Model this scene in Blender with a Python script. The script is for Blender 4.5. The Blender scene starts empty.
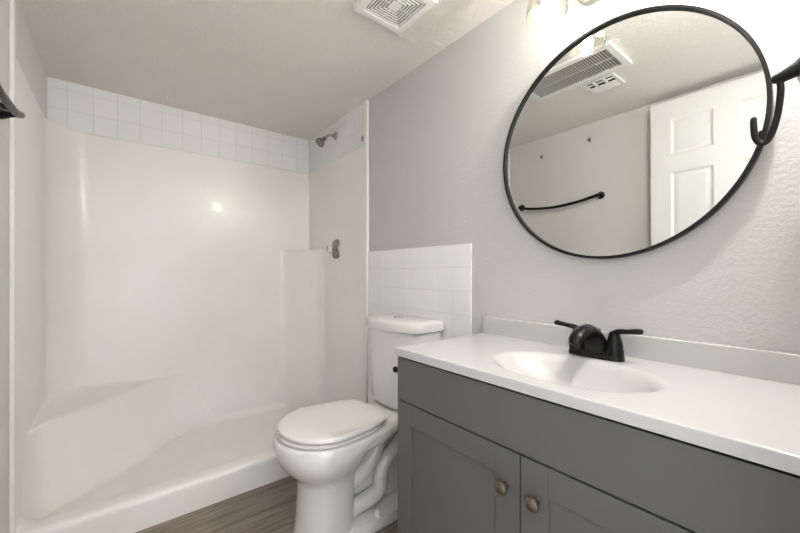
import bpy, bmesh, math, random
from mathutils import Vector, Matrix
random.seed(7)
PI = math.pi
SC = bpy.context.scene
COL = SC.collection

# ---------------------------------------------------------------- camera
YAW = math.radians(38.41)
cam = bpy.data.cameras.new('camera')
cam_ob = bpy.data.objects.new('camera', cam)
COL.objects.link(cam_ob)
cam_ob.location = (0, 0, 1.10)
cam_ob.rotation_euler = (PI/2, 0, -YAW)
cam.sensor_width = 36.0
cam.lens = 16.0
cam.shift_y = 5.85/800
cam.clip_start = 0.01
SC.camera = cam_ob

# ---------------------------------------------------------------- world, lights, exposure
WORLD_STRENGTH = 2.9
world = bpy.data.worlds.new('world')
SC.world = world
world.use_nodes = True
world.node_tree.nodes['Background'].inputs[0].default_value = (0.95, 0.97, 1.0, 1)
world.node_tree.nodes['Background'].inputs[1].default_value = WORLD_STRENGTH
SC.view_settings.view_transform = 'Standard'
SC.view_settings.look = 'None'
SC.view_settings.gamma = 1
SC.view_settings.use_curve_mapping = False
SC.view_settings.exposure = 0.38
BULB_POWER = (1.1, 31.0)     # far bulb kept dim; unseen near bulb added to carry the light

def lamp(name, kind, loc, power, color, size=0.03, rot=(0, 0, 0)):
    l = bpy.data.lights.new(name, kind)
    l.energy = power
    l.color = color
    if kind == 'AREA':
        l.shape = 'SQUARE'
        l.size = size
    else:
        l.shadow_soft_size = size
    o = bpy.data.objects.new(name, l)
    o.location = loc
    o.rotation_euler = rot
    COL.objects.link(o)
    return o

# added fill: bare sky behind the doorway replaces the unbuilt hall; portal samples it
portal = lamp('doorway_portal', 'AREA', (0.165, -0.15, 1.06), 1.0, (1, 1, 1), 1.0, (PI/2, 0, PI))
portal.data.shape = 'RECTANGLE'
portal.data.size = 0.74
portal.data.size_y = 2.13
portal.data.cycles.is_portal = True

# ---------------------------------------------------------------- dimensions (metres)
W = 1.22        # vanity wall
XL = -0.304     # left wall
YB = 2.72       # shower back wall
YF = 1.857      # shower opening
YN = -0.03      # entry wall
ZC = 2.168      # ceiling

# ---------------------------------------------------------------- materials
def mat(name, color, rough=0.5, metal=0.0, spec=0.5, coat=0.0):
    m = bpy.data.materials.new(name)
    m.use_nodes = True
    b = m.node_tree.nodes['Principled BSDF']
    b.inputs['Base Color'].default_value = (*color, 1)
    b.inputs['Roughness'].default_value = rough
    b.inputs['Metallic'].default_value = metal
    b.inputs['Specular IOR Level'].default_value = spec
    b.inputs['Coat Weight'].default_value = coat
    b.inputs['Coat Roughness'].default_value = 0.08
    return m

def bump(m, scale, strength, dist=0.002, detail=3.0, stretch=None, vor=False):
    nt = m.node_tree
    b = nt.nodes['Principled BSDF']
    tc = nt.nodes.new('ShaderNodeTexCoord')
    mp = nt.nodes.new('ShaderNodeMapping')
    if stretch:
        mp.inputs['Scale'].default_value = stretch
    nz = nt.nodes.new('ShaderNodeTexNoise')
    nz.inputs['Scale'].default_value = scale
    nz.inputs['Detail'].default_value = detail
    bp = nt.nodes.new('ShaderNodeBump')
    bp.inputs['Strength'].default_value = strength
    bp.inputs['Distance'].default_value = dist
    nt.links.new(tc.outputs['Object'], mp.inputs[0])
    nt.links.new(mp.outputs[0], nz.inputs['Vector'])
    nt.links.new(nz.outputs['Fac'], bp.inputs['Height'])
    nt.links.new(bp.outputs[0], b.inputs['Normal'])
    return nz

def mottled(m, c1, c2, scale=3.0, lo=0.4, hi=0.6):
    """slight variation of the surface's own colour"""
    nt = m.node_tree
    b = nt.nodes['Principled BSDF']
    tc = nt.nodes.new('ShaderNodeTexCoord')
    nz = nt.nodes.new('ShaderNodeTexNoise')
    nz.inputs['Scale'].default_value = scale
    nz.inputs['Detail'].default_value = 3
    cr = nt.nodes.new('ShaderNodeValToRGB')
    cr.color_ramp.elements[0].position = lo
    cr.color_ramp.elements[1].position = hi
    cr.color_ramp.elements[0].color = (*c1, 1)
    cr.color_ramp.elements[1].color = (*c2, 1)
    nt.links.new(tc.outputs['Object'], nz.inputs['Vector'])
    nt.links.new(nz.outputs['Fac'], cr.inputs[0])
    nt.links.new(cr.outputs[0], b.inputs['Base Color'])

M = {}
M['wall'] = mat('grey_wall_paint', (0.565, 0.558, 0.556), 0.55, spec=0.3)
bump(M['wall'], 120, 0.4, 0.0035, 2.5)
M['wall_warm'] = mat('warm_white_wall_paint', (0.72, 0.705, 0.688), 0.55, spec=0.3)
bump(M['wall_warm'], 130, 0.6, 0.0035, 2.5)
M['ceiling'] = mat('ceiling_paint', (0.83, 0.79, 0.745), 0.6, spec=0.3)
bump(M['ceiling'], 75, 0.9, 0.006, 3)
M['surround'] = mat('shower_fibreglass', (0.80, 0.765, 0.73), 0.30, spec=0.5, coat=0.1)
bump(M['surround'], 5, 0.12, 0.01, 1.5)
mottled(M['surround'], (0.87, 0.84, 0.805), (0.88, 0.868, 0.852), 2.2)
M['tile'] = mat('white_glazed_tile', (0.86, 0.866, 0.868), 0.15)
M['grout'] = mat('pale_grout', (0.72, 0.71, 0.70), 0.8)
M['porcelain'] = mat('porcelain', (0.73, 0.72, 0.71), 0.12, coat=0.3)
M['seat'] = mat('seat_plastic', (0.77, 0.755, 0.74), 0.25)
M['counter'] = mat('cultured_marble', (0.53, 0.532, 0.532), 0.2, coat=0.2)
M['cabinet'] = mat('grey_cabinet_paint', (0.117, 0.1185, 0.118), 0.45, spec=0.4)
bump(M['cabinet'], 300, 0.05, 0.001)
M['gap'] = mat('cabinet_gap_shade', (0.03, 0.03, 0.03), 0.8)  # shade in the cabinet gaps, put into the colour
M['brass'] = mat('antique_brass', (0.25, 0.21, 0.165), 0.35, 1.0)
M['black'] = mat('matte_black_metal', (0.004, 0.004, 0.0045), 0.3, 0.0, 0.28)
M['satinblack'] = mat('black_frame_metal', (0.005, 0.005, 0.0055), 0.38, 0.0, 0.28)
M['chrome'] = mat('chrome', (0.50, 0.50, 0.50), 0.14, 1.0)
M['darkchrome'] = mat('tarnished_chrome', (0.26, 0.255, 0.25), 0.25, 1.0)
M['nickel'] = mat('brushed_nickel', (0.38, 0.37, 0.36), 0.35, 1.0)
M['white'] = mat('white_painted_metal', (0.86, 0.85, 0.83), 0.4)
M['trim'] = mat('white_trim', (0.82, 0.81, 0.79), 0.35)
M['door'] = mat('white_door_paint', (0.80, 0.80, 0.79), 0.4)
M['slat'] = mat('grille_metal', (0.50, 0.49, 0.465), 0.45)
M['duct_shade'] = mat('painted_duct_shade', (0.035, 0.033, 0.03), 0.9)  # shade inside the ducts, put into the colour
M['filter'] = mat('dark_grille_shade', (0.045, 0.045, 0.042), 0.9)  # shade between the grille slats, put into the colour
M['mirror'] = mat('mirror_silver', (0.72, 0.735, 0.72), 0.0, 1.0)
M['hall'] = mat('hall_wall_paint', (0.72, 0.70, 0.68), 0.6)

# acrylic knob
M['acrylic'] = mat('clear_acrylic', (0.93, 0.92, 0.90), 0.12)
M['acrylic'].node_tree.nodes['Principled BSDF'].inputs['Transmission Weight'].default_value = 0.6

def thin_glass(name, tint, base_refl=0.06):
    m = bpy.data.materials.new(name)
    m.use_nodes = True
    nt = m.node_tree
    nt.nodes.clear()
    out = nt.nodes.new('ShaderNodeOutputMaterial')
    mix = nt.nodes.new('ShaderNodeMixShader')
    tr = nt.nodes.new('ShaderNodeBsdfTransparent')
    gl = nt.nodes.new('ShaderNodeBsdfGlossy')
    lw = nt.nodes.new('ShaderNodeLayerWeight')
    mr = nt.nodes.new('ShaderNodeMapRange')
    tr.inputs[0].default_value = (*tint, 1)
    gl.inputs['Roughness'].default_value = 0.04
    gl.inputs[0].default_value = (0.9, 0.9, 0.88, 1)
    lw.inputs[0].default_value = 0.35
    mr.inputs['To Min'].default_value = base_refl
    mr.inputs['To Max'].default_value = 0.75
    nt.links.new(lw.outputs['Facing'], mr.inputs['Value'])
    nt.links.new(mr.outputs[0], mix.inputs[0])
    nt.links.new(tr.outputs[0], mix.inputs[1])
    nt.links.new(gl.outputs[0], mix.inputs[2])
    nt.links.new(mix.outputs[0], out.inputs[0])
    return m
M['glass'] = thin_glass('clear_shade_glass', (0.965, 0.96, 0.945))
M['bulbglass'] = thin_glass('clear_bulb_glass', (0.99, 0.98, 0.95), 0.03)

def emit(name, color, strength):
    m = bpy.data.materials.new(name)
    m.use_nodes = True
    b = m.node_tree.nodes['Principled BSDF']
    b.inputs['Base Color'].default_value = (*color, 1)
    b.inputs['Emission Color'].default_value = (*color, 1)
    b.inputs['Emission Strength'].default_value = strength
    return m
M['filament'] = emit('glowing_filament', (1.0, 0.82, 0.55), 30.0)
M['diffuser'] = emit('lit_lamp_diffuser', (1.0, 0.96, 0.9), 4.0)

def wood_floor():
    m = mat('grey_brown_vinyl_plank', (0.2, 0.16, 0.12), 0.42)
    nt = m.node_tree
    b = nt.nodes['Principled BSDF']
    N = nt.nodes.new
    L = nt.links.new
    tc = N('ShaderNodeTexCoord')
    br = N('ShaderNodeTexBrick')
    br.offset = 0.37
    br.inputs['Scale'].default_value = 1.0
    br.inputs['Brick Width'].default_value = 1.22
    br.inputs['Row Height'].default_value = 0.152
    br.inputs['Mortar Size'].default_value = 0.0012
    br.inputs['Mortar Smooth'].default_value = 0.3
    br.inputs['Color1'].default_value = (0.0, 0.0, 0.0, 1)
    br.inputs['Color2'].default_value = (1, 1, 1, 1)
    br.inputs['Mortar'].default_value = (0.5, 0.5, 0.5, 1)
    L(tc.outputs['Object'], br.inputs['Vector'])
    # grain, stretched along the plank and shifted per plank
    mp = N('ShaderNodeMapping')
    mp.inputs['Scale'].default_value = (1.3, 16.0, 1.0)
    sh = N('ShaderNodeVectorMath')
    sh.operation = 'MULTIPLY_ADD'
    sh.inputs[1].default_value = (7.0, 3.0, 5.0)
    L(br.outputs['Color'], sh.inputs[0])
    L(tc.outputs['Object'], sh.inputs[2])
    L(sh.outputs[0], mp.inputs[0])
    n1 = N('ShaderNodeTexNoise')
    n1.inputs['Scale'].default_value = 2.2
    n1.inputs['Detail'].default_value = 8
    n1.inputs['Roughness'].default_value = 0.62
    n1.inputs['Distortion'].default_value = 0.5
    L(mp.outputs[0], n1.inputs['Vector'])
    cr = N('ShaderNodeValToRGB')
    e = cr.color_ramp.elements
    e[0].position = 0.28
    e[0].color = (0.075, 0.058, 0.044, 1)
    e[1].position = 0.72
    e[1].color = (0.36, 0.30, 0.245, 1)
    k = e.new(0.45)
    k.color = (0.20, 0.16, 0.125, 1)
    L(n1.outputs['Fac'], cr.inputs[0])
    mx = N('ShaderNodeMix')
    mx.data_type = 'RGBA'
    mx.inputs[7].default_value = (0.03, 0.023, 0.017, 1)
    L(br.outputs['Fac'], mx.inputs[0])
    L(cr.outputs[0], mx.inputs[6])
    L(mx.outputs[2], b.inputs['Base Color'])
    bp = N('ShaderNodeBump')
    bp.inputs['Strength'].default_value = 0.25
    bp.inputs['Distance'].default_value = 0.002
    L(n1.outputs['Fac'], bp.inputs['Height'])
    L(bp.outputs[0], b.inputs['Normal'])
    return m
M['floor'] = wood_floor()

# ---------------------------------------------------------------- mesh helpers
def nb():
    return bmesh.new()

def add_box(bm, a, b, bevel=0.0, seg=2, mi=0):
    x0, y0, z0 = [min(p, q) for p, q in zip(a, b)]
    x1, y1, z1 = [max(p, q) for p, q in zip(a, b)]
    v = [bm.verts.new(c) for c in [(x0, y0, z0), (x1, y0, z0), (x1, y1, z0), (x0, y1, z0),
                                   (x0, y0, z1), (x1, y0, z1), (x1, y1, z1), (x0, y1, z1)]]
    fs = []
    for q in [(0, 3, 2, 1), (4, 5, 6, 7), (0, 1, 5, 4), (1, 2, 6, 5), (2, 3, 7, 6), (3, 0, 4, 7)]:
        f = bm.faces.new([v[i] for i in q])
        f.material_index = mi
        fs.append(f)
    if bevel > 0:
        es = list({e for f in fs for e in f.edges})
        r = bmesh.ops.bevel(bm, geom=es, offset=bevel, segments=seg, profile=0.5, affect='EDGES')
        for f in r['faces']:
            f.material_index = mi

def loft(bm, rings, cap0=True, cap1=True, closed=True, mi=0):
    """rings: lists of equal length of 3D points"""
    vs = [[bm.verts.new(p) for p in r] for r in rings]
    n = len(vs[0])
    for i in range(len(vs)-1):
        for j in range(n if closed else n-1):
            k = (j+1) % n
            try:
                f = bm.faces.new([vs[i][j], vs[i][k], vs[i+1][k], vs[i+1][j]])
                f.material_index = mi
            except ValueError:
                pass
    if cap0 and closed:
        bm.faces.new(list(reversed(vs[0]))).material_index = mi
    if cap1 and closed:
        bm.faces.new(vs[-1]).material_index = mi
    return vs

def frame_at(t):
    t = t.normalized()
    up = Vector((0, 0, 1)) if abs(t.z) < 0.95 else Vector((1, 0, 0))
    u = t.cross(up).normalized()
    w = u.cross(t).normalized()
    return u, w

def smooth_path(pts, n=8):
    """Catmull-Rom through points (vectors of any size)"""
    P = [Vector(p) for p in pts]
    P = [P[0]*2-P[1]] + P + [P[-1]*2-P[-2]]
    out = []
    for i in range(1, len(P)-2):
        for k in range(n):
            t = k/n
            a, b, c, d = P[i-1], P[i], P[i+1], P[i+2]
            out.append(0.5*((2*b)+(c-a)*t+(2*a-5*b+4*c-d)*t*t+(3*b-a-3*c+d)*t**3))
    out.append(P[-2])
    return out

def tube(bm, pts, radii, seg=16, n=8, flat=(1, 1), dome=True, smooth=True, mi=0):
    """tube along a smoothed path; radii one number or one per point; flat = (across, up) factors"""
    if not isinstance(radii, (list, tuple)):
        radii = [radii]*len(pts)
    if smooth:
        data = smooth_path([Vector((*p, r)) for p, r in zip(pts, radii)], n)
    else:
        data = [Vector((*p, r)) for p, r in zip(pts, radii)]
    C = [Vector(d[:3]) for d in data]
    Rr = [d[3] for d in data]
    # parallel transport
    t0 = (C[1]-C[0]).normalized()
    u, w = frame_at(t0)
    rings = []
    last = t0
    for i, c in enumerate(C):
        t = (C[min(i+1, len(C)-1)]-C[max(i-1, 0)]).normalized()
        q = last.rotation_difference(t)
        u = q @ u
        w = q @ w
        last = t
        def ring(cc, r):
            return [cc+u*(math.cos(2*PI*k/seg)*r*flat[0])+w*(math.sin(2*PI*k/seg)*r*flat[1]) for k in range(seg)]
        if i == 0 and dome:
            for a in (80, 60, 35, 15):
                rings.append(ring(c-t*(math.sin(math.radians(a))*Rr[0]), Rr[0]*math.cos(math.radians(a))))
        rings.append(ring(c, Rr[i]))
        if i == len(C)-1 and dome:
            for a in (15, 35, 60, 80):
                rings.append(ring(c+t*(math.sin(math.radians(a))*Rr[i]), Rr[i]*math.cos(math.radians(a))))
    loft(bm, rings, mi=mi)

def lathe(bm, prof, origin, axis=(0, 0, 1), seg=32, cap0=True, cap1=True, mi=0, flat=1.0):
    """prof: (radius, height along the axis)"""
    ax = Vector(axis).normalized()
    u, w = frame_at(ax)
    o = Vector(origin)
    rings = [[o+ax*h+u*(math.cos(2*PI*k/seg)*r)+w*(math.sin(2*PI*k/seg)*r*flat) for k in range(seg)] for r, h in prof]
    loft(bm, rings, cap0, cap1, mi=mi)

def world_loc(o):
    v = Vector((0, 0, 0))
    while o:
        v = v+o.location
        o = o.parent
    return v

def obj(name, bm, m, parent=None, angle=35, loc=None):
    """one mesh object; shapes come in room coordinates"""
    me = bpy.data.meshes.new(name)
    org = world_loc(parent) if parent else Vector(loc or (0, 0, 0))
    bmesh.ops.recalc_face_normals(bm, faces=bm.faces[:])
    if org.length > 0:
        bmesh.ops.translate(bm, verts=bm.verts[:], vec=-org)
    bm.to_mesh(me)
    bm.free()
    for mm in (m if isinstance(m, (list, tuple)) else [m]):
        me.materials.append(mm)
    for p in me.polygons:
        p.use_smooth = True
    me.set_sharp_from_angle(angle=math.radians(angle))
    o = bpy.data.objects.new(name, me)
    COL.objects.link(o)
    if angle < 50:
        wn = o.modifiers.new('weighted_normal', 'WEIGHTED_NORMAL')
        wn.keep_sharp = True
        wn.weight = 90
    if parent:
        o.parent = parent
    elif loc:
        o.location = loc
    return o

def thing(name, label, cat, loc, group=None):
    o = bpy.data.objects.new(name, None)
    o.empty_display_size = 0.05
    COL.objects.link(o)
    o.location = loc
    o['label'] = label
    o['category'] = cat
    if group:
        o['group'] = group
    return o

def tag(o, label, cat, group=None):
    o['label'] = label
    o['category'] = cat
    if group:
        o['group'] = group
    return o

def struct(name, bm, m, label=None, cat=None, parent=None):
    o = obj(name, bm, m, parent)
    o['kind'] = 'structure'
    if label:
        o['label'] = label
        o['category'] = cat
    return o

# ---------------------------------------------------------------- room shell
def box_struct(name, a, b, m, label, cat, extra=()):
    bm = nb()
    add_box(bm, a, b)
    for p, q in extra:
        add_box(bm, p, q)
    return struct(name, bm, m, label, cat)

box_struct('floor', (-0.95, -1.7, -0.06), (1.75, YB, 0), M['floor'],
           'grey-brown wood-look plank floor in front of the shower and under the vanity', 'floor')
box_struct('ceiling', (-0.95, YN-0.11, ZC), (1.75, YB+0.1, ZC+0.08), M['ceiling'],
           'beige-grey ceiling with orange-peel texture over the whole bathroom', 'ceiling')
box_struct('wall_right', (W, YN, 0), (W+0.1, YB+0.1, ZC), M['wall'],
           'light grey textured wall behind the round mirror, vanity and toilet', 'wall')
box_struct('wall_left', (XL-0.1, YN, 0), (XL, YB+0.1, ZC), M['wall_warm'],
           'pale wall opposite the mirror, carrying the black towel bar', 'wall')
box_struct('wall_back', (XL, YB, 0), (W, YB+0.1, ZC), M['wall'],
           'wall behind the shower surround and its white tile band', 'wall')
# entry wall with the doorway the camera looks through
box_struct('wall_front', (-0.95, YN-0.11, 0), (-0.215, YN, ZC), M['hall'],
           'entry wall around the doorway at the near end of the vanity', 'wall',
           extra=[((0.545, YN-0.11, 0), (1.75, YN, ZC)), ((-0.215, YN-0.11, 2.14), (0.545, YN, ZC))])
bm = nb()
add_box(bm, (0.53, YN-0.115, 0), (0.545, YN+0.003, 2.14))
add_box(bm, (-0.215, YN-0.115, 0), (-0.20, YN+0.003, 2.14))
add_box(bm, (-0.215, YN-0.115, 2.125), (0.545, YN+0.003, 2.14))
add_box(bm, (0.53, YN, 0), (0.585, YN+0.012, 2.15), 0.003)
struct('trim_1', bm, M['trim'], 'white door jamb around the bathroom doorway', 'trim')

# ---------------------------------------------------------------- open door seen in the mirror
def door_leaf(x0, x1, y0, y1, z0, z1, panels_y, panels_z):
    bm = nb()
    ys = sorted([y0, y1]+[v for p in panels_y for v in p])
    zs = sorted([z0, z1]+[v for p in panels_z for v in p])
    def face(xs, sgn):
        def P(y, z, d):
            return (xs-sgn*d, y, z)
        for i in range(len(ys)-1):
            for j in range(len(zs)-1):
                a, b, c, d = ys[i], ys[i+1], zs[j], zs[j+1]
                if (a, b) in panels_y and (c, d) in panels_z:
                    prev = None
                    for ins, dep in ((0, 0), (0.012, 0.009), (0.024, 0.009), (0.042, 0.002)):
                        r = [bm.verts.new(P(a+ins, c+ins, dep)), bm.verts.new(P(b-ins, c+ins, dep)),
                             bm.verts.new(P(b-ins, d-ins, dep)), bm.verts.new(P(a+ins, d-ins, dep))]
                        if prev:
                            for k in range(4):
                                bm.faces.new([prev[k], prev[(k+1) % 4], r[(k+1) % 4], r[k]])
                        prev = r
                    bm.faces.new(prev)
                else:
                    bm.faces.new([bm.verts.new(P(*q, 0)) for q in ((a, c), (b, c), (b, d), (a, d))])
    face(x1, 1)
    face(x0, -1)
    for q in ([(x0, y0, z0), (x1, y0, z0), (x1, y0, z1), (x0, y0, z1)],
              [(x0, y1, z0), (x0, y1, z1), (x1, y1, z1), (x1, y1, z0)],
              [(x0, y0, z1), (x1, y0, z1), (x1, y1, z1), (x0, y1, z1)],
              [(x0, y0, z0), (x0, y1, z0), (x1, y1, z0), (x1, y0, z0)]):
        bm.faces.new([bm.verts.new(p) for p in q])
    bmesh.ops.remove_doubles(bm, verts=bm.verts[:], dist=0.0002)
    return bm
DX = -0.205
bm = door_leaf(DX-0.035, DX, 0.045, 0.766, 0.012, 2.115, [(0.157, 0.358), (0.468, 0.664)],
               [(0.25, 0.92), (1.06, 1.685), (1.795, 2.0)])
door = struct('door_1', bm, M['door'], 'white six-panel door standing open along the left wall, seen in the mirror', 'door')
bm = nb()
lathe(bm, [(0.03, 0), (0.03, 0.006), (0.011, 0.01), (0.011, 0.03), (0.024, 0.04), (0.028, 0.05), (0.024, 0.062), (0.01, 0.066)],
      (DX, 0.70, 0.98), (1, 0, 0))
obj('door_knob', bm, M['nickel'], door)
bm = nb()
for z in (0.25, 1.1, 1.9):
    tube(bm, [(DX+0.004, 0.040, z-0.045), (DX+0.004, 0.040, z+0.045)], 0.006, smooth=False, seg=10)
obj('hinge', bm, M['nickel'], door)

# ---------------------------------------------------------------- shower
SX0, SX1, SY1, SZ1 = XL+0.010, W-0.010, YB-0.010, 1.8955
CURB_Y = 1.874
shower = thing('shower_stall', 'glossy off-white one-piece shower stall with moulded corner seat and low curb', 'shower', (0.46, 2.28, 0))

def inner_outer():
    r1, r2 = 0.185, 0.018
    inner, outer = [], []
    def add(p, q):
        inner.append(p)
        outer.append(q)
    ox1, oy1, ox0 = W-0.0005, YB-0.0005, XL+0.0005
    N1 = 14
    for k in range(N1+1):
        y = CURB_Y+(SY1-r2-CURB_Y)*k/N1
        add((SX1, y), (ox1, y))
    for k in range(1, 7):
        a = PI/2*k/6
        c = (SX1-r2, SY1-r2)
        p = (c[0]+r2*math.cos(a), c[1]+r2*math.sin(a))
        t = k/6
        q = (ox1, SY1-r2+(oy1-SY1+r2)*min(1, 2*t)) if t <= 0.5 else (ox1-(ox1-SX1+r2)*(2*t-1), oy1)
        add(p, q)
    N2 = 24
    for k in range(1, N2+1):
        x = SX1-r2+(SX0+r1-SX1+r2)*k/N2
        add((x, SY1), (x, oy1))
    for k in range(1, 17):
        a = PI/2*k/16
        c = (SX0+r1, SY1-r1)
        p = (c[0]-r1*math.sin(a), c[1]+r1*(math.cos(a)))
        t = k/16
        q = (SX0+r1+(ox0-SX0-r1)*min(1, 2*t), oy1) if t <= 0.5 else (ox0, oy1+(SY1-r1-oy1)*(2*t-1))
        add(p, q)
    for k in range(1, N1+1):
        y = SY1-r1+(CURB_Y-SY1+r1)*k/N1
        add((SX0, y), (ox0, y))
    return inner, outer
inner, outer = inner_outer()
bm = nb()
zs = [0.05, 0.3, 0.6, 0.9, 1.2, 1.5, 1.75, SZ1-0.004]
rows = [[(p[0], p[1], z) for p in inner] for z in zs]
def mixp(p, q, t):
    return (p[0]+(q[0]-p[0])*t, p[1]+(q[1]-p[1])*t)
rows.append([(*mixp(p, q, 0.12), SZ1-0.001) for p, q in zip(inner, outer)])
rows.append([(*mixp(p, q, 0.35), SZ1) for p, q in zip(inner, outer)])
rows.append([(q[0], q[1], SZ1) for q in outer])
rows.append([(q[0], q[1], 0.05) for q in outer])
loft(bm, rows, closed=False)
obj('wall_surround', bm, M['surround'], shower, 40)

# pan with raised, rounded curb
def pan():
    bm = nb()
    prof = [(CURB_Y, 0.0), (CURB_Y, 0.03), (CURB_Y, 0.07), (CURB_Y+0.0005, 0.105)]
    r = 0.026
    for k in range(1, 9):
        a = PI/2*k/8
        prof.append((CURB_Y+0.0005+r*(1-math.cos(a)), 0.112+r*math.sin(a)))
    prof += [(1.925, 0.1395), (1.95, 0.138), (1.97, 0.132), (1.99, 0.120), (2.01, 0.106), (2.03, 0.094), (2.06, 0.082), (2.10, 0.073)]
    for y in (2.16, 2.24, 2.32, 2.40, 2.48, 2.55, 2.60):
        prof.append((y, 0.068-0.004*math.sin((y-2.1)*6)))
    for k in range(0, 9):
        a = PI/2*k/8
        prof.append((SY1-0.055+0.055*math.sin(a), 0.065+0.055*(1-math.cos(a))))
    xs = []
    rc = 0.05
    for k in range(8, -1, -1):
        a = PI/2*k/8
        xs.append((SX0+rc-rc*math.sin(a), rc*(1-math.cos(a))))
    for k in range(1, 26):
        xs.append((SX0+rc+(SX1-SX0-2*rc)*k/26, 0))
    for k in range(0, 9):
        a = PI/2*k/8
        xs.append((SX1-rc+rc*math.sin(a), rc*(1-math.cos(a))))
    rows = []
    for y, z in prof:
        inside = max(0.0, min(1.0, (y-1.90)/0.08))
        rows.append([(x, y, max(z, z+dz*inside) if z > 0.03 else z) for x, dz in xs])
    loft(bm, rows, closed=False)
    return bm
obj('shower_pan', pan(), M['surround'], shower, 50)
bm = nb()
lathe(bm, [(0.045, 0), (0.045, 0.003), (0.038, 0.005), (0.03, 0.004), (0.001, 0.004)], (0.97, 2.3, 0.0635))
obj('drain', bm, M['chrome'], shower)

# moulded corner seat
def seat():
    bm = nb()
    top = smooth_path([(SX0-.002, 2.03, 0), (SX0+.004, 2.11, 0), (-0.262, 2.20, 0), (-0.18, 2.295, 0), (-0.07, 2.40, 0), (0.05, 2.545, 0), (0.16, 2.64, 0), (0.27, 2.692, 0), (0.40, SY1+.003, 0)], 6)
    bot = smooth_path([(SX0-.002, 1.905, 0), (SX0+.012, 1.98, 0), (-0.25, 2.08, 0), (-0.18, 2.155, 0), (-0.09, 2.24, 0), (0.05, 2.37, 0), (0.20, 2.53, 0), (0.36, 2.66, 0), (0.57, SY1+.003, 0)], 6)
    n = len(top)
    wallp = [p for p in inner]
    # path of the walls from the left front to the back right
    r1 = 0.185
    pts = [(SX0-.002, 2.03), (SX0-.002, 2.30), (SX0-.002, SY1-r1)]
    for k in range(1, 9):
        a = PI/2*k/8
        pts.append((SX0+r1-(r1+.002)*math.cos(a), SY1-r1+(r1+.002)*math.sin(a)))
    pts += [(0.1, SY1+.002), (0.40, SY1+.003)]
    seglen = [0]
    for a, b in zip(pts, pts[1:]):
        seglen.append(seglen[-1]+math.hypot(b[0]-a[0], b[1]-a[1]))
    back = []
    for i in range(n):
        s = seglen[-1]*i/(n-1)
        for j in range(len(pts)-1):
            if s <= seglen[j+1]+1e-9:
                t = (s-seglen[j])/(seglen[j+1]-seglen[j])
                back.append(mixp(pts[j], pts[j+1], t))
                break
    rows = []
    zt = 0.432
    # fillet up the wall, seat top, rolled edge, face
    rows.append([(b[0], b[1], zt+0.024) for b in back])
    for f, dz in ((0.06, 0.010), (0.15, 0.003), (0.4, 0.0), (0.7, -0.001), (0.90, -0.002), (0.97, -0.005), (1.0, -0.013)):
        rows.append([(b[0]+(t[0]-b[0])*f, b[1]+(t[1]-b[1])*f, zt+dz) for b, t in zip(back, top)])
    for f in (0.06, 0.14, 0.3, 0.5, 0.7, 0.85, 0.95, 1.0):
        g = f-0.10*math.sin(f*PI)
        z = (zt-0.013)+(0.066-zt+0.013)*f
        rows.append([(t[0]+(b[0]-t[0])*g, t[1]+(b[1]-t[1])*g, z) for t, b in zip(top, bot)])
    rows.append([(t[0]+(b[0]-t[0])*1.35, t[1]+(b[1]-t[1])*1.35, 0.060) for t, b in zip(top, bot)])
    rows = [[(max(SX0-0.004, p[0]), min(SY1+0.004, p[1]), p[2]) for p in r] for r in rows]
    loft(bm, rows, closed=False)
    return bm
obj('corner_seat', seat(), M['surround'], shower, 60)

# moulded corner ledge
def ledge():
    bm = nb()
    base = smooth_path([(0.965, SY1+0.003, 0), (1.000, 2.700, 0), (1.035, 2.672, 0), (1.09, 2.612, 0), (1.145, 2.550, 0), (1.182, 2.500, 0), (1.202, 2.455, 0), (SX1+0.003, 2.420, 0)], 5)
    cx, cy = SX1, SY1
    rows = []
    for ins, z in ((0, 0.06), (0, 0.5), (0, 1.0), (0, 1.258), (0.012, 1.266), (0.03, 1.271), (0.08, 1.2725), (0.5, 1.272), (0.98, 1.273)):
        rows.append([(p[0]+(cx-p[0])*ins, p[1]+(cy-p[1])*ins, z) for p in base])
    loft(bm, rows, closed=False)
    return bm
obj('corner_ledge', ledge(), M['surround'], shower, 50)

# white edge trims at the front of the stall
bm = nb()
add_box(bm, (W-0.019, YF-0.010, 0), (W, CURB_Y+0.001, ZC), 0.004, 3)
obj('edge_trim', bm, M['trim'], shower)
bm = nb()
add_box(bm, (XL, YF-0.010, 0), (XL+0.014, CURB_Y+0.001, ZC), 0.004, 3)
obj('edge_trim', bm, M['trim'], shower)

# tile bands and panel -------------------------------------------------
def tiles(bm, origin, du, dv, nrm, cols, rows, th=0.007, gap=0.0026):
    """cols, rows: boundaries along du and dv (offsets from origin); nrm: outward"""
    o, du, dv, nrm = Vector(origin), Vector(du), Vector(dv), Vector(nrm)
    for i in range(len(cols)-1):
        for j in range(len(rows)-1):
            a = o+du*(cols[i]+gap/2)+dv*(rows[j]+gap/2)
            b = o+du*(cols[i+1]-gap/2)+dv*(rows[j+1]-gap/2)+nrm*th
            add_box(bm, a, b, 0.0009, 2, 0)
    a = o+du*cols[0]+dv*rows[0]
    b = o+du*cols[-1]+dv*rows[-1]+nrm*(th-0.0010)
    add_box(bm, a, b, 0, 2, 1)

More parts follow.
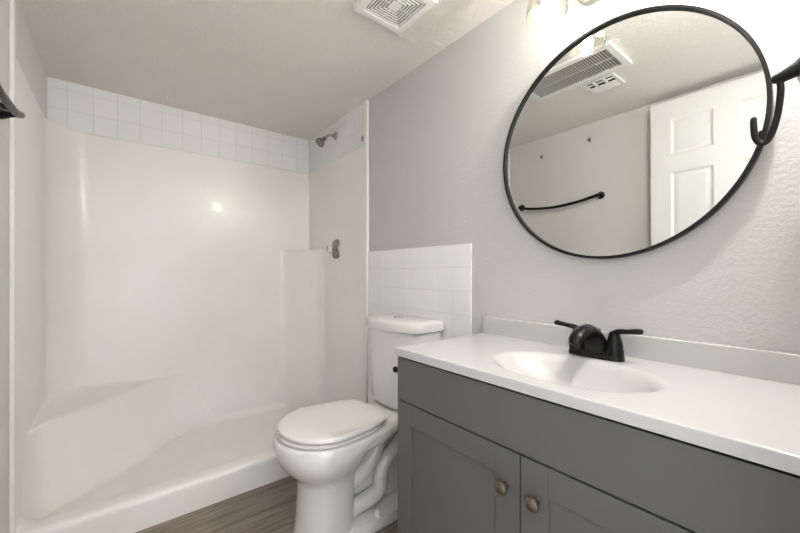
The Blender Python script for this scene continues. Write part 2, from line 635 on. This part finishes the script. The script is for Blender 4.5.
T = 0.1105
bm = nb()
tz = [SZ1+0.001, SZ1+0.001+T, SZ1+0.001+2*T, ZC]
cs = [0]
x = 0.0
cols = [XL]
x = -0.223+0.0
while x < W-0.012:
    cols.append(x)
    x += T
cols.append(W-0.009)
tiles(bm, (0, YB-.0006, 0), (1, 0, 0), (0, 0, 1), (0, -1, 0), cols, tz)
rc = [CURB_Y+0.002]
y = CURB_Y+0.002+T
while y < YB-0.03:
    rc.append(y)
    y += T
rc.append(YB-0.009)
tiles(bm, (W-.0006, 0, 0), (0, 1, 0), (0, 0, 1), (-1, 0, 0), rc, tz)
tag(obj('tile_band', bm, [M['tile'], M['grout']]), 'band of white square tiles running above the shower surround under the ceiling', 'tiles')

bm = nb()
ty = [1.0285]
while ty[-1]+T < YF-0.012:
    ty.append(ty[-1]+T)
ty.append(YF-0.0105)
tz = [0.005]
z = 1.228-11*0.1073
while z < 1.23:
    if z > 0.03:
        tz.append(z)
    z += 0.1073
tiles(bm, (W-.0006, 0, 0), (0, 1, 0), (0, 0, 1), (-1, 0, 0), ty, tz, 0.008)
tag(obj('tiled_splashback', bm, [M['tile'], M['grout']]), 'panel of white square tiles on the grey wall behind the toilet', 'tiles')

# shower head
sh = thing('overhead_shower', 'small chrome shower head on a short arm in the tile band', 'shower head', (W-0.0082, 2.265, 2.068))
A = Vector((W-0.0082, 2.265, 2.068))
bm = nb()
lathe(bm, [(0.030, 0), (0.030, 0.003), (0.024, 0.010), (0.012, 0.014)], A, (-1, 0, 0))
obj('wall_flange', bm, M['chrome'], sh)
bm = nb()
tube(bm, [(A.x-0.0105, A.y, A.z), (A.x-0.03, A.y, A.z), (A.x-0.06, A.y, A.z-0.012), (A.x-0.085, A.y, A.z-0.038)], 0.0095)
obj('shower_arm', bm, M['chrome'], sh)
bm = nb()
lathe(bm, [(0.010, 0), (0.014, 0.004), (0.014, 0.016), (0.012, 0.020), (0.018, 0.030), (0.030, 0.048), (0.033, 0.058), (0.033, 0.066), (0.028, 0.067), (0.027, 0.064), (0.001, 0.064)],
      (A.x-0.078, A.y, A.z-0.031), (-0.72, 0, -0.70))
obj('spray_head', bm, M['darkchrome'], sh)

# shower valve
VXX = SX1-0.0006
sv = thing('shower_valve', 'dark chrome shower valve plate with a clear knob beside the corner ledge', 'shower valve', (VXX, 2.25, 1.265))
bm = nb()
rings = []
for dx, s in ((0.0, 1.0), (0.004, 1.0), (0.010, 0.90), (0.013, 0.7)):
    ring = []
    for k in range(48):
        a = 2*PI*k/48
        cy = abs(math.cos(a))**0.45*(1 if math.cos(a) >= 0 else -1)
        cz = abs(math.sin(a))**0.45*(1 if math.sin(a) >= 0 else -1)
        waist = 1-0.18*(1-abs(cz))**2
        ring.append((VXX-dx, 2.25+0.050*cy*s*waist, 1.265+0.068*cz*s))
    rings.append(ring)
loft(bm, rings)
obj('escutcheon', bm, M['darkchrome'], sv)
bm = nb()
lathe(bm, [(0.018, 0.010), (0.016, 0.02), (0.010, 0.024), (0.010, 0.04)], (VXX, 2.25, 1.265), (-1, 0, 0))
obj('stem', bm, M['chrome'], sv)
bm = nb()
lathe(bm, [(0.012, 0.036), (0.022, 0.040), (0.027, 0.050), (0.024, 0.066), (0.018, 0.070), (0.001, 0.070)], (VXX, 2.25, 1.265), (-1, 0, 0), seg=8)
obj('knob', bm, M['acrylic'], sv)

# small screw cap on the tile near the trim
bm = nb()
lathe(bm, [(0.013, 0), (0.013, 0.002), (0.009, 0.005), (0.001, 0.006)], (W-0.0082, 1.912, 1.945), (-1, 0, 0), flat=1.5)
tag(obj('screw_cap', bm, M['nickel']), 'small grey oval screw cap on the tile next to the white edge trim', 'screw cap')

# ---------------------------------------------------------------- toilet
TY = 1.372
toilet = thing('toilet', 'white two-piece toilet with closed lid between shower and vanity', 'toilet', (0.85, TY, 0))

def egg(xf, xb, hw, z, n=56, xm=None, pback=2.6, pf=2.0, yc=TY, taper=0.0):
    """plan outline: round front at xf, squarer back at xb"""
    if xm is None:
        xm = xf+(xb-xf)*0.46
    out = []
    for k in range(n):
        a = 2*PI*k/n
        c, s = math.cos(a), math.sin(a)
        p = pf if c < 0 else pback
        ex = abs(c)**(2/p)
        ey = abs(s)**(2/p)
        X = xm-(xm-xf)*ex if c < 0 else xm+(xb-xm)*ex
        if c > 0:
            ey *= 1-taper*((X-xm)/(xb-xm))**1.6
        out.append((X, yc+(hw*ey if s >= 0 else -hw*ey), z))
    return out
bm = nb()
loft(bm, [egg(.548, .80, .122, 0.0), egg(.550, .80, .120, .02), egg(.560, .80, .114, .06), egg(.566, .80, .111, .14), egg(.570, .80, .110, .21),
          egg(.568, .805, .112, .25), egg(.562, .80, .117, .270), egg(.545, .80, .132, .288), egg(.520, .81, .154, .312),
          egg(.498, .835, .174, .342), egg(.483, .87, .186, .375), egg(.478, .92, .190, .402),
          egg(.478, .96, .190, .425), egg(.482, .96, .187, .436), egg(.490, .96, .180, .441), egg(.56, .90, .12, .441)])
obj('bowl', bm, M['porcelain'], toilet, 50)
# deck between bowl and tank
bm = nb()
def sup(x, hw, z0, z1, p=5, n=40, yc=TY):
    out = []
    for k in range(n):
        a = 2*PI*k/n
        c, s = math.cos(a), math.sin(a)
        out.append((x, yc+hw*math.copysign(abs(c)**(2/p), c), (z0+z1)/2+(z1-z0)/2*math.copysign(abs(s)**(2/p), s)))
    return out
loft(bm, [sup(.78, .180, .375, .436), sup(.86, .172, .378, .440), sup(.92, .155, .383, .444), sup(.96, .144, .388, .447),
          sup(1.0, .138, .392, .452), sup(1.08, .142, .392, .456), sup(1.17, .142, .392, .456), sup(1.185, .135, .40, .45)])
obj('deck', bm, M['porcelain'], toilet, 50)
# foot and trapway
bm = nb()
loft(bm, [egg(.60, 1.13, .126, 0, pback=4), egg(.60, 1.13, .126, .03, pback=4), egg(.604, 1.126, .122, .042, pback=4),
          egg(.62, 1.11, .108, .046, pback=4), egg(.64, 1.10, .085, .050, pback=4)])
obj('foot', bm, M['porcelain'], toilet, 50)
bm = nb()
for s in (-1, 1):
    y = TY+s*0.030
    tube(bm, [(.70, y, .17), (.785, y, .195), (.855, y, .222), (.905, y, .262), (.930, y, .315), (.945, y, .38)], [.040, .040, .038, .036, .036, .036], 20)
    y = TY+s*0.046
    tube(bm, [(.76, y, .085), (.83, y, .092), (.893, y, .100), (.932, y, .125), (.938, y, .178), (.960, y, .232), (1.003, y, .268), (1.055, y, .300), (1.10, y, .31)],
         [.036, .036, .037, .036, .033, .032, .032, .034, .036], 20)
add_box(bm, (.76, TY-.014, .02), (1.10, TY+.014, .395), .01, 2)
obj('trapway', bm, M['porcelain'], toilet, 60)
for s in (-1, 1):
    bm = nb()
    lathe(bm, [(.014, .0), (.014, .012), (.011, .022), (.005, .027), (.0005, .0275)], (.885, TY+s*.100, .044))
    obj('bolt_cap', bm, M['porcelain'], toilet)
# seat and lid
bm = nb()
loft(bm, [egg(.535, .87, .145, .4400, xm=.68, pback=5, n=100, taper=.22), egg(.535, .87, .145, .4462, xm=.68, pback=5, n=100, taper=.22), egg(.491, .91, .189, .4470, xm=.68, pback=5, n=100, taper=.22),
          egg(.490, .91, .190, .4550, xm=.68, pback=5, n=100, taper=.22), egg(.497, .905, .183, .4575, xm=.68, pback=5, n=100, taper=.22), egg(.540, .88, .143, .4575, xm=.68, pback=5, n=100, taper=.22)])
obj('seat_ring', bm, M['seat'], toilet, 50)
bm = nb()
loft(bm, [egg(.540, .88, .143, .4560, xm=.68, pback=9, n=140, taper=.27), egg(.540, .88, .143, .4645, xm=.68, pback=9, n=140, taper=.27), egg(.496, .922, .188, .4648, xm=.68, pback=9, n=140, taper=.27),
          egg(.496, .922, .188, .474, xm=.68, pback=9, n=140, taper=.27),
          egg(.501, .918, .184, .4795, xm=.68, pback=9, n=140, taper=.27), egg(.515, .905, .172, .4825, xm=.68, pback=9, n=140, taper=.27), egg(.60, .86, .10, .4845, xm=.68, pback=6, n=140, taper=.27)])
obj('seat_lid', bm, M['seat'], toilet, 40)
for s in (-1, 1):
    bm = nb()
    tube(bm, [(.925, TY+s*.085-.022, .462), (.925, TY+s*.085+.022, .462)], .011, 14, smooth=False)
    obj('hinge', bm, M['seat'], toilet)
# tank
TKY = 1.388
def tank_plan(xf, xb, hw, z, bow=0.06, n=15, r=0.022):
    """bowed front, square back with small radii"""
    out = []
    for k in range(n):     # front, from +y side to -y side
        t = -1+2*k/(n-1)
        x = xf+bow*abs(t)**2.3
        out.append((x, TKY-hw*t*(1-0.0), z))
    out[0] = (out[0][0]+r*.6, TKY+hw, z)
    out[-1] = (out[-1][0]+r*.6, TKY-hw, z)
    for q in range(1, 4):
        out.append((xf+bow+(xb-r-xf-bow)*q/4, TKY-hw, z))
    for q in range(0, 5):
        a = PI/2*q/4
        out.append((xb-r+r*math.sin(a), TKY-hw+r-r*math.cos(a), z))
    for q in range(0, 5):
        a = PI/2*q/4
        out.append((xb-r+r*math.cos(a), TKY+hw-r+r*math.sin(a), z))
    for q in range(3, 0, -1):
        out.append((xf+bow+(xb-r-xf-bow)*q/4, TKY+hw, z))
    return out
bm = nb()
loft(bm, [tank_plan(1.02, 1.19, .178, .458), tank_plan(1.0, 1.198, .189, .463), tank_plan(.993, 1.201, .193, .475), tank_plan(.988, 1.203, .195, .62),
          tank_plan(.984, 1.206, .197, .80), tank_plan(.984, 1.206, .197, .822)])
obj('tank', bm, M['porcelain'], toilet, 50)
bm = nb()
loft(bm, [tank_plan(.980, 1.206, .200, .823), tank_plan(.971, 1.209, .209, .827), tank_plan(.970, 1.2095, .210, .832), tank_plan(.970, 1.2095, .210, .858),
          tank_plan(.972, 1.208, .208, .866), tank_plan(.979, 1.203, .202, .8715), tank_plan(1.00, 1.19, .18, .875), tank_plan(1.06, 1.14, .10, .8775, bow=.02)])
tl = obj('tank_lid', bm, M['porcelain'], toilet, 50)
bm = nb()
lathe(bm, [(.021, -.002), (.021, .003), (.018, .006), (.001, .0065)], (1.095, TKY, .878), flat=1.5, axis=(0, 0, 1))
obj('flush_button', bm, M['chrome'], toilet)
bm = nb()
lathe(bm, [(.014, -.004), (.014, .010), (.011, .015), (.001, .016)], (1.004, 1.292, .655), (-1, -.25, 0))
obj('lever_plug', bm, M['black'], toilet)['label'] = 'black plug on the tank front'

# ---------------------------------------------------------------- vanity cabinet
FX, VY0, VY1, VZT = 0.745, 0.016, 0.953, 0.8195
cab = thing('vanity_cabinet', 'grey shaker vanity cabinet with two doors under the white sink top', 'cabinet', (0.99, 0.485, 0))
bm = nb()
add_box(bm, (FX+0.001, VY1-.016, 0.0), (W-.010, VY1, VZT))          # far side
add_box(bm, (FX+0.001, VY0, 0.0), (W-.010, VY0+.016, VZT))          # near side
add_box(bm, (FX+.02, VY0+.016, .09), (W-.010, VY1-.016, .108))      # bottom
add_box(bm, (W-.024, VY0+.016, .108), (W-.010, VY1-.016, .60))      # back
add_box(bm, (FX+.06, VY0+.016, 0), (FX+.075, VY1-.016, .09))        # toe board
obj('carcass', bm, M['cabinet'], cab)
bm = nb()
add_box(bm, (FX+.0215, VY0+.0165, .109), (FX+.030, VY1-.0165, VZT-.001))
obj('gap_shade_sheet', bm, M['gap'], cab)  # dark sheet behind the fronts, painting the shade of the gaps
bm = nb()
add_box(bm, (FX, VY0+.001, .672), (FX+.0205, VY1-.001, .812), .0012)
obj('false_drawer_front', bm, M['cabinet'], cab)

def shaker(y0, y1, z0, z1):
    bm = nb()
    s = .068
    th = .0205
    add_box(bm, (FX, y0, z0), (FX+th, y0+s, z1), .001)
    add_box(bm, (FX, y1-s, z0), (FX+th, y1, z1), .001)
    add_box(bm, (FX+.0002, y0+s, z1-s), (FX+th, y1-s, z1), .001)
    add_box(bm, (FX+.0002, y0+s, z0), (FX+th, y1-s, z0+s), .001)
    add_box(bm, (FX+.0065, y0+s-.004, z0+s-.004), (FX+.016, y1-s+.004, z1-s+.004))
    return bm
def knob(y, z, parent):
    bm = nb()
    lathe(bm, [(.008, 0), (.0065, .003), (.0055, .010), (.008, .015), (.0145, .018), (.0165, .022), (.0155, .026), (.010, .029), (.0005, .0302)], (FX, y, z), (-1, 0, 0), 28)
    obj('knob', bm, M['brass'], parent)['label'] = 'antique brass door knob'
d1 = obj('door', shaker(.4845, VY1-.001, .10, .667), M['cabinet'], cab)
knob(.520, .581, d1)
d2 = obj('door', shaker(VY0+.001, .4805, .10, .667), M['cabinet'], cab)
knob(.4385, .582, d2)

# ---------------------------------------------------------------- sink top
top = thing('sink_top', 'white one-piece sink top with oval basin on the grey cabinet', 'sink', (0.975, 0.487, VZT))
CX0, CX1, CY0, CY1, CZ = 0.735, W-.0005, 0.012, 0.956, 0.846
BX, BY, BA, BB = 0.935, 0.463, 0.148, 0.207
def height(x, y):
    r = math.sqrt(((x-BX)/BA)**2+((y-BY)/BB)**2)
    if r >= 1.06:
        return CZ
    depth = 0.095
    if r < 0.86:
        g = depth*(1-(r/0.985)**2.2)
    else:
        g = depth*(1-(0.86/0.985)**2.2)
        t = (r-0.86)/0.20
        g = g*(1-t)**2*(1+0.35*t)
    return CZ-g
bm = nb()
NX, NY = 88, 170
rnd = 0.0035
xs = [CX0+(CX1-CX0)*i/NX for i in range(NX+1)]
ys = [CY0+(CY1-CY0)*j/NY for j in range(NY+1)]
xs = [CX0, CX0+.0006, CX0+.0018]+[CX0+rnd+(CX1-CX0-rnd)*i/NX for i in range(NX+1)]
ys = [CY0]+[CY0+.002+(CY1-CY0-.0055)*j/NY for j in range(NY+1)]+[CY1-.0018, CY1-.0006, CY1]
def edge_drop(x, y):
    d = min(x-CX0, CY1-y)
    if d >= rnd:
        return 0
    return rnd-math.sqrt(max(0, rnd*rnd-(rnd-d)**2))
grid = [[bm.verts.new((x, y, height(x, y)-edge_drop(x, y))) for y in ys] for x in xs]
for i in range(len(xs)-1):
    for j in range(len(ys)-1):
        bm.faces.new([grid[i][j], grid[i+1][j], grid[i+1][j+1], grid[i][j+1]])
ZB = 0.8200
border = [grid[i][0] for i in range(len(xs))]+[grid[-1][j] for j in range(1, len(ys))] + \
         [grid[i][-1] for i in range(len(xs)-2, -1, -1)]+[grid[0][j] for j in range(len(ys)-2, 0, -1)]
low = [bm.verts.new((v.co.x, v.co.y, ZB)) for v in border]
for k in range(len(border)):
    q = (k+1) % len(border)
    bm.faces.new([border[k], border[q], low[q], low[k]])
# basin underside: only the rim of the slab is closed below
obj('counter', bm, M['counter'], top, 60)
bm = nb()
add_box(bm, (W-.0195, CY0, CZ-.003), (W-.0004, CY1, .9145), .004, 3)
obj('backsplash', bm, M['counter'], top)
bm = nb()
lathe(bm, [(.021, -.004), (.022, .002), (.018, .004), (.016, .001), (.015, .001), (.012, .004), (.0005, .005)], (BX+.02, BY, height(BX+.02, BY)+.001))
obj('drain', bm, M['black'], top)['label'] = 'black sink drain'

# ---------------------------------------------------------------- faucet
FY = 0.473
FXX = 1.125
fa = thing('faucet', 'matte black two-handle sink faucet on the white sink top', 'faucet', (FXX, FY, CZ))
CZ += 0.0006
bm = nb()
rings = []
for ins, z in ((0.0, CZ), (0.0, CZ+.010), (.003, CZ+.016), (.008, CZ+.020)):
    ring = []
    for k in range(40):
        a = 2*PI*k/40
        ring.append((FXX+(.027-ins)*math.copysign(abs(math.cos(a))**.6, math.cos(a)), FY+(.077-ins)*math.copysign(abs(math.sin(a))**.6, math.sin(a)), z))
    rings.append(ring)
loft(bm, rings)
obj('base_plate', bm, M['black'], fa, 50)
bm = nb()
def oval(c, t, ru, rw, n=24):
    t = Vector(t).normalized()
    u = Vector((0, 1, 0))
    w = t.cross(u)
    return [Vector(c)+u*math.cos(2*PI*k/n)*ru+w*math.sin(2*PI*k/n)*rw for k in range(n)]
rings = []
spath = [((FXX+.002, FY, CZ+.010), (0, 0, 1), .041, .027), ((FXX-.000, FY, CZ+.035), (-.1, 0, 1), .036, .026), ((FXX-.009, FY, CZ+.058), (-.4, 0, 1), .031, .025),
         ((FXX-.026, FY, CZ+.074), (-.8, 0, .75), .026, .022), ((FXX-.052, FY, CZ+.084), (-1, 0, .2), .0245, .019), ((FXX-.082, FY, CZ+.082), (-1, 0, -.25), .0235, .0175),
         ((FXX-.108, FY, CZ+.073), (-1, 0, -.6), .022, .0165), ((FXX-.124, FY, CZ+.064), (-.8, 0, -1), .020, .015), ((FXX-.130, FY, CZ+.054), (-.4, 0, -1), .016, .012)]
for c, t, a, b in spath:
    rings.append(oval(c, t, a, b))
loft(bm, rings)
obj('spout', bm, M['black'], fa, 60)
bm = nb()
lathe(bm, [(.010, 0), (.010, .010), (.008, .011), (.0005, .009)], (FXX-.127, FY, CZ+.060), (-.3, 0, -1))
obj('aerator', bm, M['black'], fa)
for s in (1, -1):
    hy = FY+s*.0525
    bm = nb()
    lathe(bm, [(.0245, .010), (.0245, .028), (.0225, .032), (.0225, .034), (.0215, .045), (.018, .060), (.0145, .072), (.011, .080), (.004, .085), (.0005, .0855)], (FXX, hy, CZ))
    hb = obj('handle_post', bm, M['black'], fa, 45)
    bm = nb()
    tube(bm, [(FXX, hy-s*.004, CZ+.074), (FXX-.001, hy+s*.012, CZ+.083), (FXX-.002, hy+s*.035, CZ+.086), (FXX-.003, hy+s*.064, CZ+.090)],
         [.0115, .0098, .0086, .0098], 16, flat=(1.15, .85))
    obj('lever', bm, M['black'], hb)
bm = nb()
tube(bm, [(FXX+.022, FY, CZ+.015), (FXX+.022, FY, CZ+.075)], .003, 10, smooth=False)
lathe(bm, [(.003, .070), (.006, .074), (.006, .080), (.002, .083)], (FXX+.022, FY, CZ), seg=14)
obj('lift_rod', bm, M['black'], fa)

# ---------------------------------------------------------------- round mirror
MY, MZ, MR = 0.4795, 1.512, 0.3695
mi = thing('mirror', 'large round wall mirror in a thin black frame above the sink top', 'mirror', (W, MY, MZ))
bm = nb()
rings = []
for k in range(128):
    a = 2*PI*k/128
    c, s = math.cos(a), math.sin(a)
    ring = []
    for r, dx in ((MR, .003), (MR, .026), (MR-.0012, .0275), (MR-.008, .0275), (MR-.009, .0265), (MR-.009, .003)):
        ring.append((W-dx, MY+c*r, MZ+s*r))
    rings.append(ring)
rings.append(rings[0])
loft(bm, rings, False, False)
bmesh.ops.remove_doubles(bm, verts=bm.verts[:], dist=1e-5)
obj('frame', bm, M['satinblack'], mi, 40)
bm = nb()
lathe(bm, [(MR-.0085, .004), (MR-.0085, .018)], (W, MY, MZ), (-1, 0, 0), 128)
obj('mirror_glass', bm, M['mirror'], mi, 40)
mi.location.x -= 0.001
mi.rotation_euler = (0, math.radians(-0.35), 0)

# ---------------------------------------------------------------- vanity light
LX = 1.062
LIGHT_Y = (0.592, 0.120)  # second bulb unseen, placed so its wall hot spot stays out of view
LYC = 0.356
vl = thing('vanity_light', 'two-bulb wall light with clear glass shades above the round mirror, second bulb added out of view', 'light', (W, LYC, 2.04))
bm = nb()
rings = []
for ins, dx in ((0, .0005), (0, .014), (.004, .020), (.012, .022)):
    ring = []
    for k in range(48):
        a = 2*PI*k/48
        c, q = math.cos(a), math.sin(a)
        ring.append((W-dx, LYC+math.copysign(.155, c)+(.058-ins)*c, 2.035+(.058-ins)*q))
    rings.append(ring)
loft(bm, rings)
obj('backplate', bm, M['nickel'], vl)
bm = nb()
tube(bm, [(W-.02, LYC, 2.05), (W-.07, LYC, 2.075), (LX, LYC, 2.09)], .008)
tube(bm, [(LX, LIGHT_Y[0], 2.09), (LX, LIGHT_Y[1], 2.09)], .008, smooth=False)
obj('arm', bm, M['nickel'], vl)
for ly in LIGHT_Y:
    bm = nb()
    lathe(bm, [(.010, 2.098), (.024, 2.094), (.027, 2.07), (.027, 2.042), (.016, 2.040), (.016, 2.03)], (LX, ly, 0), seg=28)
    sock = obj('socket', bm, M['nickel'], vl)
    bm = nb()
    prof = [(.030, 2.072), (.036, 2.060), (.045, 2.03), (.053, 1.99), (.0595, 1.95), (.0625, 1.926), (.063, 1.917), (.0615, 1.915)]
    inn = [(.0605, 1.917), (.060, 1.927), (.057, 1.95), (.0505, 1.99), (.0425, 2.03), (.0335, 2.06), (.0275, 2.072)]
    lathe(bm, prof+inn, (LX, ly, 0), seg=48, cap0=False, cap1=False)
    obj('glass_shade', bm, M['glass'], vl, 60)
    bm = nb()
    lathe(bm, [(.012, 2.035), (.014, 2.022), (.021, 2.0), (.0275, 1.976), (.0285, 1.958), (.024, 1.940), (.013, 1.929), (.0005, 1.926)], (LX, ly, 0), seg=32)
    bulb = obj('bulb', bm, M['bulbglass'], vl, 60)
    bm = nb()
    for k in range(6):
        a = 2*PI*k/6
        tube(bm, [(LX+.006*math.cos(a), ly+.006*math.sin(a), 2.005), (LX+.010*math.cos(a), ly+.010*math.sin(a), 1.944)], .0012, 8, smooth=False)
    obj('filament', bm, M['filament'], bulb)
    lamp('bulb_light', 'POINT', (LX, ly, 1.972), BULB_POWER[LIGHT_Y.index(ly)], (1.0, 0.982, 0.962), 0.024)

# ---------------------------------------------------------------- exhaust fan cover
FCX, FCY, FH = 0.8565, 1.1130, 0.1185
ef = thing('exhaust_fan', 'square white exhaust fan cover with concentric slots on the ceiling', 'fan', (FCX, FCY, ZC))
def sq_ring(bm, h0, h1, z0, z1, bev=0.0):
    """square ring between half sizes h1 (inner) and h0 (outer)"""
    for s in (-1, 1):
        add_box(bm, (FCX-h0, FCY+s*h1, z0), (FCX+h0, FCY+s*h0, z1), bev)
        add_box(bm, (FCX+s*h1, FCY-h1, z0), (FCX+s*h0, FCY+h1, z1), bev)
bm = nb()
rows = [(FH, ZC), (FH, ZC-.018), (FH-.002, ZC-.020), (FH-.030, ZC-.0215), (FH-.032, ZC-.019), (FH-.032, ZC-.004)]
loft(bm, [[(FCX-h, FCY-h, z), (FCX+h, FCY-h, z), (FCX+h, FCY+h, z), (FCX-h, FCY+h, z)] for h, z in rows], False, False)
obj('cover_frame', bm, M['white'], ef, 30)
bm = nb()
add_box(bm, (FCX-FH+.02, FCY-FH+.02, ZC-.006), (FCX+FH-.02, FCY+FH-.02, ZC-.003))
obj('fan_shade_plate', bm, M['duct_shade'], ef)  # dark plate painting the shade behind the slots, no real recess
h = FH-.0365
pitch = .0118
k = 0
while h > .02:
    bm = nb()
    rr = [(h, ZC-.0160), (h, ZC-.019), (h-.0015, ZC-.020), (h-pitch+.0064, ZC-.020), (h-pitch+.0058, ZC-.0194), (h-pitch+.0058, ZC-.0160), (h, ZC-.0160)]
    if h-pitch > .012:
        loft(bm, [[(FCX-q, FCY-q, z), (FCX+q, FCY-q, z), (FCX+q, FCY+q, z), (FCX-q, FCY+q, z)] for q, z in rr], False, False)
        bmesh.ops.remove_doubles(bm, verts=bm.verts[:], dist=1e-5)
    else:
        add_box(bm, (FCX-h, FCY-h, ZC-.020), (FCX+h, FCY+h, ZC-.016), .001)
    obj('louver_ring', bm, M['white'], ef, 30)
    h -= pitch
bm = nb()
for s in (-1, 1):
    add_box(bm, (FCX-FH+.03, FCY+s*.002-.0008, ZC-.0158), (FCX+FH-.03, FCY+s*.002+.0008, ZC-.0140))
    add_box(bm, (FCX+s*.002-.0008, FCY-FH+.03, ZC-.0158), (FCX+s*.002+.0008, FCY+FH-.03, ZC-.0140))
obj('louver_rib', bm, M['white'], ef)

# ---------------------------------------------------------------- ceiling grille and register seen in the mirror
GX0, GX1, GY0, GY1 = 0.335, 0.612, 0.685, 1.20
gr = thing('air_return_grille', 'long white slatted air grille on the ceiling, reflected at the mirror top left', 'vent', ((GX0+GX1)/2, (GY0+GY1)/2, ZC))
def ring_frame(bm, x0, x1, y0, y1, w, z0, z1, bev=.003):
    add_box(bm, (x0, y0, z0), (x1, y0+w, z1), bev)
    add_box(bm, (x0, y1-w, z0), (x1, y1, z1), bev)
    add_box(bm, (x0, y0+w-.001, z0), (x0+w, y1-w+.001, z1), bev)
    add_box(bm, (x1-w, y0+w-.001, z0), (x1, y1-w+.001, z1), bev)
bm = nb()
ring_frame(bm, GX0, GX1, GY0, GY1, .033, ZC-.016, ZC)
obj('frame', bm, M['white'], gr)
bm = nb()
add_box(bm, (GX0+.03, GY0+.03, ZC-.003), (GX1-.03, GY1-.03, ZC-.001))
obj('filter', bm, M['filter'], gr)  # dark backing plate, painted as the shade between slats
bm = nb()
n = 34
for k in range(n):
    y = GY0+.036+(GY1-GY0-.072)*(k+.5)/n
    vs = [(y-.0012, ZC-.004), (y+.0004, ZC-.004), (y+.0022, ZC-.0125), (y+.0006, ZC-.013)]
    loft(bm, [[(GX0+.031, q[0], q[1]) for q in vs], [(GX1-.031, q[0], q[1]) for q in vs]])
add_box(bm, ((GX0+GX1)/2-.001, GY0+.031, ZC-.014), ((GX0+GX1)/2+.001, GY1-.031, ZC-.006))
obj('slats', bm, M['slat'], gr)

RX0, RX1, RY0, RY1 = 0.150, 0.305, 0.785, 0.955
rg = thing('ceiling_register', 'small square white register with dark louvres beside the long grille in the mirror', 'vent', ((RX0+RX1)/2, (RY0+RY1)/2, ZC))
bm = nb()
ring_frame(bm, RX0, RX1, RY0, RY1, .016, ZC-.010, ZC, .002)
obj('frame', bm, M['white'], rg)
bm = nb()
add_box(bm, (RX0+.014, RY0+.014, ZC-.003), (RX1-.014, RY1-.014, ZC-.001))
obj('register_shade_plate', bm, M['duct_shade'], rg)  # flat dark plate, shade of the duct painted in
bm = nb()
for k in range(2):      # wide deflector blades, tilted
    x = RX0+.030+k*.030
    vs = [(x-.014, ZC-.016), (x+.010, ZC-.0035), (x+.011, ZC-.0045), (x-.013, ZC-.017)]
    loft(bm, [[(q[0], RY0+.017, q[1]) for q in vs], [(q[0], RY1-.017, q[1]) for q in vs]])
add_box(bm, (RX1-.044, RY0+.017, ZC-.012), (RX1-.040, RY1-.017, ZC-.004))
for k in (0.35, 0.66):
    y = RY0+(RY1-RY0)*k
    add_box(bm, (RX1-.075, y-.004, ZC-.013), (RX1-.017, y+.004, ZC-.004))
obj('blades', bm, M['white'], rg)

# ---------------------------------------------------------------- towel bar on the left wall
ZT = 1.632
tb = thing('towel_bar', 'curved black towel bar on the left wall, its end showing at the left edge', 'towel bar', (XL, 1.417, ZT))
for y in (1.733, 1.100):
    bm = nb()
    lathe(bm, [(.027, 0), (.027, .004), (.023, .012), (.017, .022), (.013, .034)], (XL, y, ZT), (1, 0, 0), 28)
    obj('post', bm, M['black'], tb)
bm = nb()
tube(bm, [(XL+.016, 1.733, ZT), (XL+.032, 1.732, ZT-.001), (XL+.046, 1.724, ZT-.004), (XL+.051, 1.69, ZT-.014), (XL+.052, 1.60, ZT-.032), (XL+.053, 1.42, ZT-.044),
          (XL+.052, 1.24, ZT-.030), (XL+.051, 1.145, ZT-.013), (XL+.046, 1.109, ZT-.004), (XL+.032, 1.101, ZT-.001), (XL+.016, 1.10, ZT)],
     [.013, .012, .0115, .011, .0105, .0105, .0105, .011, .0115, .012, .013], 18, 8)
obj('bar', bm, M['black'], tb)

# towel hook on the vanity wall
th = thing('towel_ring', 'black open towel hook on the grey wall overlapping the mirror right edge', 'towel hook', (W, 0.045, 1.56))
bm = nb()
lathe(bm, [(.030, 0), (.030, .004), (.026, .013), (.020, .024), (.016, .04)], (W, 0.045, 1.562), (-1, 0, 0), 28)
obj('post', bm, M['black'], th)
bm = nb()
tube(bm, [(W-.025, 0.045, 1.562), (W-.055, 0.043, 1.561), (W-.076, 0.048, 1.554), (W-.080, 0.066, 1.538), (W-.080, 0.086, 1.5295), (W-.080, 0.0985, 1.5275)],
     [.017, .0165, .0165, .0158, .0135, .0105], 20)
obj('arm', bm, M['black'], th)
bm = nb()
tube(bm, [(W-.080, 0.0955, 1.528), (W-.080, 0.0925, 1.508), (W-.080, 0.0935, 1.480), (W-.080, 0.0975, 1.445), (W-.080, 0.1050, 1.412), (W-.080, 0.1135, 1.394),
          (W-.080, 0.1240, 1.392), (W-.080, 0.1320, 1.407), (W-.080, 0.1345, 1.430), (W-.080, 0.1350, 1.450)],
     [.0055, .0062, .0062, .0062, .0062, .0062, .0062, .0062, .0062, .0058], 16)
obj('hook', bm, M['black'], th)

# two small hooks high on the left wall, seen in the mirror
for y, z, lab in ((1.545, 2.02, 'small metal wall hook farther from the door, high on the wall in the mirror'),
                  (1.175, 2.05, 'small metal wall hook nearer the white door, high on the wall in the mirror')):
    hk = thing('wall_hook', lab, 'hook', (XL, y, z), 'small hooks on the left wall')
    bm = nb()
    add_box(bm, (XL, y-.007, z-.016), (XL+.003, y+.007, z+.016), .001)
    obj('plate', bm, M['nickel'], hk)
    bm = nb()
    tube(bm, [(XL+.002, y, z+.006), (XL+.014, y, z+.002), (XL+.016, y, z-.012), (XL+.022, y, z-.012), (XL+.025, y, z-.002)], .003, 10)
    obj('hook', bm, M['darkchrome'], hk)
